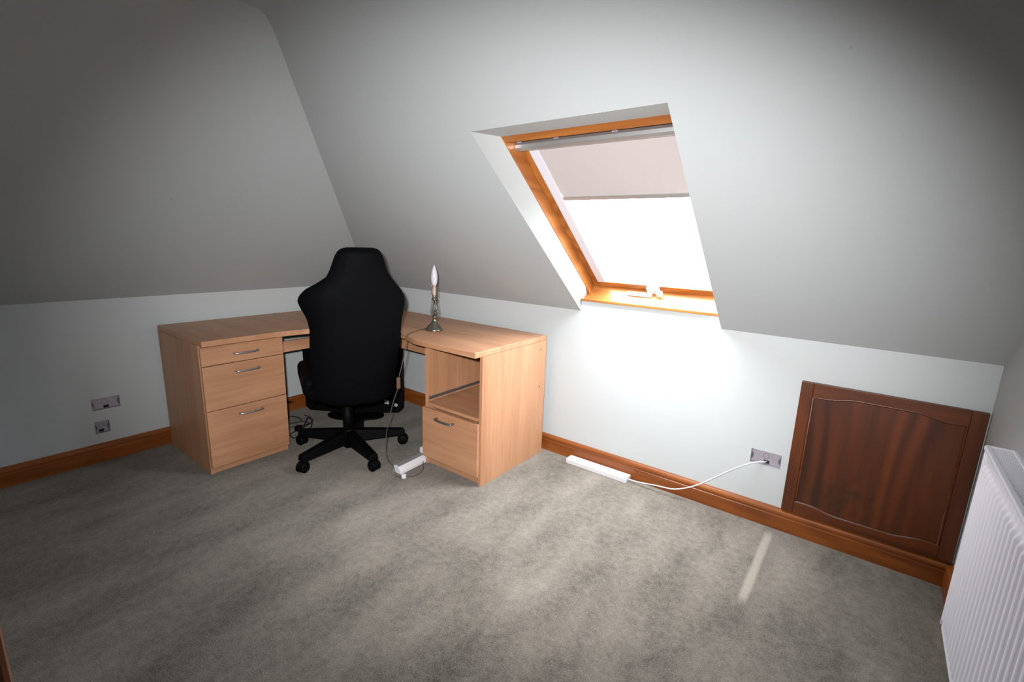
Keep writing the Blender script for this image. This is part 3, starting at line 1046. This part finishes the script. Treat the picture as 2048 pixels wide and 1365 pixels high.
def soft_box(c, ax, ay, az, name, mat, bev):
    return MB().obox(c, ax, ay, az).build(name, mat, ch, bev, 4)


SEAT = CC + CF * 0.03
soft_box(SEAT + Vector((0, 0, 0.440)), CS * 0.215, CF * 0.245, Vector((0, 0, 0.045)), 'seat', MAT['black_leather'], 0.035)
for s in (-1, 1):
    soft_box(SEAT + CS * (0.200 * s) + CF * 0.03 + Vector((0, 0, 0.462)), CS * 0.042, CF * 0.225, Vector((0, 0, 0.055)), 'seat_bolster', MAT['black_leather'], 0.035)
MB().obox(CC + Vector((0, 0, 0.372)), CS * 0.10, CF * 0.12, Vector((0, 0, 0.022))).build('tilt_mechanism', MAT['black_plastic'], ch, 0.006)
sp = [CC - CF * 0.09 + Vector((0, 0, 0.372)), CC - CF * 0.20 + Vector((0, 0, 0.372)), CB - CN * 0.01 + CU * 0.0]
MB().tube(spline(sp, 5), 0.020, 8).build('back_bracket', MAT['black_plastic'], ch)
lv = CC + Vector((0, 0, 0.36))
MB().tube(spline([lv, lv + CS * 0.12 - Vector((0, 0, 0.01)), lv + CS * 0.20 - Vector((0, 0, 0.004))], 5), [0.006] * 8 + [0.011] * 3, 8).build('tilt_lever', MAT['black_plastic'], ch)
MB().lathe(CC, [(0.029, 0.10), (0.028, 0.30), (0.018, 0.302), (0.018, 0.36)], 20).build('gas_lift', MAT['black_plastic'], ch)
MB().lathe(CC, [(0.027, 0.030), (0.031, 0.034), (0.038, 0.09), (0.038, 0.138), (0.030, 0.150)], 24).build('hub', MAT['black_plastic'], ch, 0)
a0 = math.atan2(-0.724, 0.69)
for k in range(5):
    a = a0 + math.radians(36 + 72 * k)
    d = Vector((math.cos(a), math.sin(a), 0))
    s = Vector((-d.y, d.x, 0))
    p = []
    for r, w, z0, z1 in ((0.018, 0.036, 0.066, 0.140), (0.326, 0.027, 0.063, 0.098)):
        p.append((r, w, z0, z1))
    (r0, w0, za0, zb0), (r1, w1, za1, zb1) = p
    MB().hexa([CC + d * r0 - s * w0 + Vector((0, 0, za0)), CC + d * r0 + s * w0 + Vector((0, 0, za0)),
               CC + d * r1 + s * w1 + Vector((0, 0, za1)), CC + d * r1 - s * w1 + Vector((0, 0, za1)),
               CC + d * r0 - s * w0 * 0.7 + Vector((0, 0, zb0)), CC + d * r0 + s * w0 * 0.7 + Vector((0, 0, zb0)),
               CC + d * r1 + s * w1 * 0.8 + Vector((0, 0, zb1)), CC + d * r1 - s * w1 * 0.8 + Vector((0, 0, zb1))]
              ).build('base_arm', MAT['black_plastic'], ch, 0.006, 3)
    # castor: twin wheels under a hood
    cb = a + 0.5 * math.sin(3.1 * k + 0.6)
    cd = Vector((math.cos(cb), math.sin(cb), 0))
    cs = Vector((-cd.y, cd.x, 0))
    c = CC + d * 0.305
    cm = MB()
    cm.lathe(c + Vector((0, 0, 0.045)), [(0.006, 0), (0.006, 0.03)], 10)
    ctr = c + cd * 0.014 + Vector((0, 0, 0.030))
    arc = [ctr + cd * (0.0325 * math.cos(t)) + Vector((0, 0, 0.034 * math.sin(t))) for t in [math.radians(-20 + 20 * q) for q in range(11)]]
    cm.prism([q - cs * 0.017 for q in arc], cs * 0.034)
    hood = cm.build('castor', MAT['black_plastic'], ch)
    for sg in (-1, 1):
        MB().lathe(ctr + cs * (0.004 * sg), [(0.024, 0), (0.0298, 0.002), (0.0298, 0.017), (0.025, 0.021), (0.008, 0.022)], 20, cs * sg).build('castor_wheel', MAT['black_plastic'], hood)

# ------------------------------------------------------------------ computer monitor standing on the carpet behind the chair
MFd = Vector((0.605, -0.796, 0)).normalized()       # it faces the room
MSd = Vector((0.796, 0.605, 0)).normalized()
FOOT = Vector((0.455, -0.475, 0))
mo = thing('computer_monitor', FOOT, 'large black monitor standing on the carpet under the desk, behind the chair', 'monitor')
MC = FOOT + MFd * 0.030
ext = lambda s, z, n=0: MC + MSd * s + Vector((0, 0, z)) + MFd * n
SL, SR = -0.335, 0.345
MZ0, MZ1 = 0.052, 0.545
body = [ext(SL + 0.03, MZ0 + 0.0)] + [ext(SL + 0.06 + (SR - SL - 0.12) * k / 10, MZ0 - 0.010 * math.sin(math.pi * k / 10)) for k in range(11)] + \
       [ext(SR - 0.03, MZ0), ext(SR, MZ0 + 0.03), ext(SR, MZ1), ext(SL, MZ1), ext(SL, MZ0 + 0.03)]
MB().prism(body, MFd * -0.045).build('casing', MAT['black_plastic'], mo, 0.004)
MB().obox(ext(0.005, 0.35, 0.0008), MSd * 0.315, Vector((0, 0, 0.175)), MFd * 0.0014).build('screen', MAT['gloss_black'], mo)
st = MB()
for i in range(2):
    for j in range(2):
        c = ext(0.228 + 0.016 * i, 0.123 + 0.016 * j - 0.002 * i, 0.0012)
        st.obox(c, MSd * 0.0068, Vector((0, 0, 0.0068)), MFd * 0.0012)
st.build('four_square_sticker', MAT['sticker'], mo)
ringm = MB().lathe(ext(0.300, 0.108, 0.0), [(0.013, 0), (0.013, 0.0018), (0.009, 0.0022)], 20, MFd)
ringm.build('round_badge', MAT['sticker'], mo)
MB().obox(ext(0.0, 0.18, -0.075), MSd * 0.05, Vector((0, 0, 0.17)), MFd * 0.012).build('stand_neck', MAT['black_plastic'], mo, 0.004)
fo = MB()
ell = []
for k in range(32):
    t = 2 * math.pi * k / 32
    ell.append(FOOT + MSd * (0.20 * math.cos(t)) + MFd * (0.105 * math.sin(t) - 0.02))
fo.prism(ell, (0, 0, 0.014))
fo.build('stand_foot', MAT['black_plastic'], mo, 0.004)
MB().obox(FOOT - MFd * 0.045 + Vector((0, 0, 0.03)), MSd * 0.05, Vector((0, 0, 0.022)), MFd * 0.014).build('stand_hinge', MAT['black_plastic'], mo, 0.004)

# ------------------------------------------------------------------ table lamp
LP = Vector((1.213, -0.420, ZD))
la = thing('table_lamp', LP, 'shadeless nickel and glass table lamp with candle bulb on the worktop', 'lamp')
MB().lathe(LP, [(0.052, 0.0), (0.053, 0.005), (0.050, 0.010), (0.047, 0.012), (0.040, 0.022), (0.028, 0.034), (0.018, 0.046), (0.012, 0.058), (0.010, 0.072),
                (0.014, 0.076), (0.015, 0.080), (0.010, 0.085)], 32).build('base', MAT['pewter'], la)
MB().lathe(LP, [(0.010, 0.085), (0.020, 0.091), (0.0265, 0.103), (0.0265, 0.114), (0.0225, 0.135), (0.018, 0.155), (0.0165, 0.172), (0.016, 0.180)], 28).build('glass_body', MAT['lampglass'], la)
MB().lathe(LP, [(0.004, 0.083), (0.004, 0.182)], 10).build('stem', MAT['pewter'], la)
MB().lathe(LP, [(0.012, 0.178), (0.016, 0.182), (0.0165, 0.188), (0.010, 0.193), (0.011, 0.202), (0.009, 0.206)], 24).build('collar', MAT['pewter'], la)
MB().lathe(LP, [(0.0095, 0.204), (0.0098, 0.215), (0.0098, 0.262)], 20).build('candle_tube', MAT['candle'], la)
MB().lathe(LP, [(0.0085, 0.262), (0.013, 0.268), (0.0175, 0.285), (0.0195, 0.305), (0.0185, 0.325), (0.0145, 0.347), (0.009, 0.364), (0.004, 0.376), (0.0012, 0.381)], 24).build('bulb', MAT['bulb'], la)
for k in range(4):
    a = math.radians(20 + 90 * k)
    d = Vector((math.cos(a), math.sin(a), 0))
    z = lambda h: Vector((0, 0, h))
    w = MB().tube(spline([LP + d * 0.010 + z(0.198), LP + d * 0.018 + z(0.212), LP + d * 0.0165 + z(0.235), LP + d * 0.015 + z(0.255), LP + d * 0.020 + z(0.272)], 4), 0.0014, 6)
    w.lathe(LP + d * 0.0195 + z(0.211), [(0.001, 0), (0.0035, 0.002), (0.0035, 0.005), (0.001, 0.007)], 8)
    w.build('gallery_prong', MAT['pewter'], la)
cord_pts = [LP + Vector((-0.05, -0.012, 0.005)), (1.160, -0.470, ZD + 0.003), (1.178, -0.530, ZD + 0.003), (1.200, -0.590, ZD + 0.003), (1.236, -0.645, ZD + 0.003),
            (1.256, -0.668, ZD - 0.004), (1.262, -0.676, 0.70), (1.268, -0.70, 0.62), (1.276, -0.742, 0.52)]
MB().tube(spline(cord_pts, 6), 0.0024, 6).build('cord', MAT['cord'], la)
MB().obox((1.277, -0.745, 0.488), MSd * 0.0105, MFd * 0.008, (0, 0, 0.032)).build('inline_switch', MAT['switch'], la, 0.004)
cord2 = [(1.275, -0.748, 0.458), (1.262, -0.760, 0.41), (1.246, -0.772, 0.34), (1.228, -0.785, 0.25), (1.218, -0.793, 0.16), (1.224, -0.800, 0.09), (1.262, -0.815, 0.055), (1.318, -0.828, 0.046),
         (1.362, -0.836, 0.006), (1.40, -0.815, 0.004), (1.43, -0.775, 0.004), (1.425, -0.715, 0.004), (1.385, -0.672, 0.006), (1.350, -0.640, 0.012)]
MB().tube(spline(cord2, 6), 0.0024, 6).build('cord', MAT['cord'], la)

# ------------------------------------------------------------------ extension leads
# one along the skirting under the skylight
el = thing('extension_lead', (2.15, -0.062, 0), 'white extension strip lying along the skirting under the skylight, cable running right', 'extension lead')
e0, e1 = Vector((1.968, -0.060, 0)), Vector((2.344, -0.056, 0))
ed = (e1 - e0).normalized()
es = Vector((-ed.y, ed.x, 0))
bd = MB()
cs_ = [(-0.031, 0.0), (0.031, 0.0), (0.031, 0.025), (0.027, 0.030), (-0.027, 0.030), (-0.031, 0.025)]
bd.prism([e0 + es * a + Vector((0, 0, z)) for a, z in cs_], e1 - e0)
bd.build('strip_body', MAT['whiteplastic'], el, 0.003)
MB().lathe(e0 + ed * 0.018 + es * 0.004 + Vector((0, 0, 0.0296)), [(0.004, 0), (0.004, 0.0008), (0.001, 0.001)], 10).build('screw_hole', MAT['screw'], el)
wc = [e1 + ed * -0.002 + Vector((0, 0, 0.014)), (2.375, -0.055, 0.015), (2.43, -0.060, 0.024), (2.50, -0.062, 0.036), (2.581, -0.060, 0.046), (2.64, -0.055, 0.070), (2.70, -0.052, 0.110), (2.77, -0.046, 0.171),
      (2.856, -0.036, 0.247), (2.92, -0.014, 0.287), (2.962, 0.006, 0.297), (2.970, 0.021, 0.297)]
MB().tube(spline(wc, 6), 0.0032, 8).build('cable', MAT['whitecable'], el)

# one by the right pedestal
e2 = thing('extension_lead', (1.32, -0.72, 0), 'grey-topped white extension strip on the carpet beside the right pedestal under the desk', 'extension lead')
a_, b_ = Vector((1.333, -0.812, 0)), Vector((1.318, -0.560, 0))
d2 = (b_ - a_).normalized()
s2 = Vector((d2.y, -d2.x, 0))
prof2 = [(-0.030, 0.0), (0.030, 0.0), (0.028, 0.014), (0.012, 0.040), (-0.026, 0.040), (-0.030, 0.030)]
MB().prism([a_ + s2 * a + Vector((0, 0, z)) for a, z in prof2], b_ - a_).build('strip_body', MAT['whiteplastic'], e2, 0.002)
MB().obox((a_ + b_) / 2 - s2 * 0.007 + Vector((0, 0, 0.0405)), s2 * 0.017, d2 * 0.118, Vector((0, 0, 0.001))).build('strip_top', MAT['greyplastic'], e2, 0.0005)  # top face in grey plastic, body in white
MB().lathe(a_ + d2 * 0.020 + Vector((0, 0, 0.041)), [(0.004, 0), (0.004, 0.0012), (0.001, 0.0014)], 10).build('screw_hole', MAT['screw'], e2)
pl = thing('mains_plug', b_ - d2 * 0.045 + Vector((0, 0, 0.042)), 'white plug pushed into the extension strip beside the right pedestal', 'plug')
pc = b_ - d2 * 0.040
MB().obox(pc + Vector((0, 0, 0.060)), s2 * 0.024, d2 * 0.020, Vector((0, 0, 0.0175))).build('plug_body', MAT['whiteplastic'], pl, 0.006)
MB().obox(pc + d2 * 0.004 + Vector((0, 0, 0.082)), s2 * 0.012, d2 * 0.012, Vector((0, 0, 0.006))).build('plug_grip', MAT['greyplastic'], pl, 0.003)
tg = thing('cable_tag', (1.402, -0.822, 0), 'small white block on the carpet at the end of the extension strip', 'cable tag')
MB().obox((1.402, -0.822, 0.011), MSd * 0.0115, MFd * 0.009, (0, 0, 0.011)).build('tag_block', MAT['whiteplastic'], tg, 0.002)

# ------------------------------------------------------------------ black cables on the carpet behind the left pedestal
tgk = thing('cable_tangle', (0.30, -0.84, 0), 'tangle of thin black cables on the carpet behind the left pedestal', 'cables')
loops = [
    [(0.10, -0.92, 0.004), (0.10, -0.80, 0.004), (0.19, -0.752, 0.005), (0.27, -0.775, 0.006), (0.26, -0.83, 0.006), (0.22, -0.90, 0.005), (0.16, -0.98, 0.004)],
    [(0.22, -0.99, 0.005), (0.26, -0.86, 0.008), (0.30, -0.77, 0.009), (0.35, -0.765, 0.006), (0.33, -0.84, 0.005), (0.30, -0.93, 0.005), (0.28, -1.01, 0.004)],
    [(0.33, -1.01, 0.005), (0.41, -0.94, 0.005), (0.50, -0.95, 0.006), (0.47, -0.88, 0.012), (0.41, -0.83, 0.030), (0.36, -0.775, 0.055), (0.40, -0.77, 0.040), (0.44, -0.80, 0.012)],
    [(0.18, -0.70, 0.004), (0.26, -0.695, 0.004), (0.33, -0.73, 0.004), (0.37, -0.80, 0.004), (0.40, -0.88, 0.004), (0.43, -0.97, 0.004)],
]
for lp_ in loops:
    MB().tube(spline(lp_, 6), 0.0033, 6).build('cable', MAT['blackcable'], tgk)
MB().obox((0.395, -0.86, 0.016), MSd * 0.018, MFd * 0.022, (0, 0, 0.016)).build('connector', MAT['black_plastic'], tgk, 0.004)
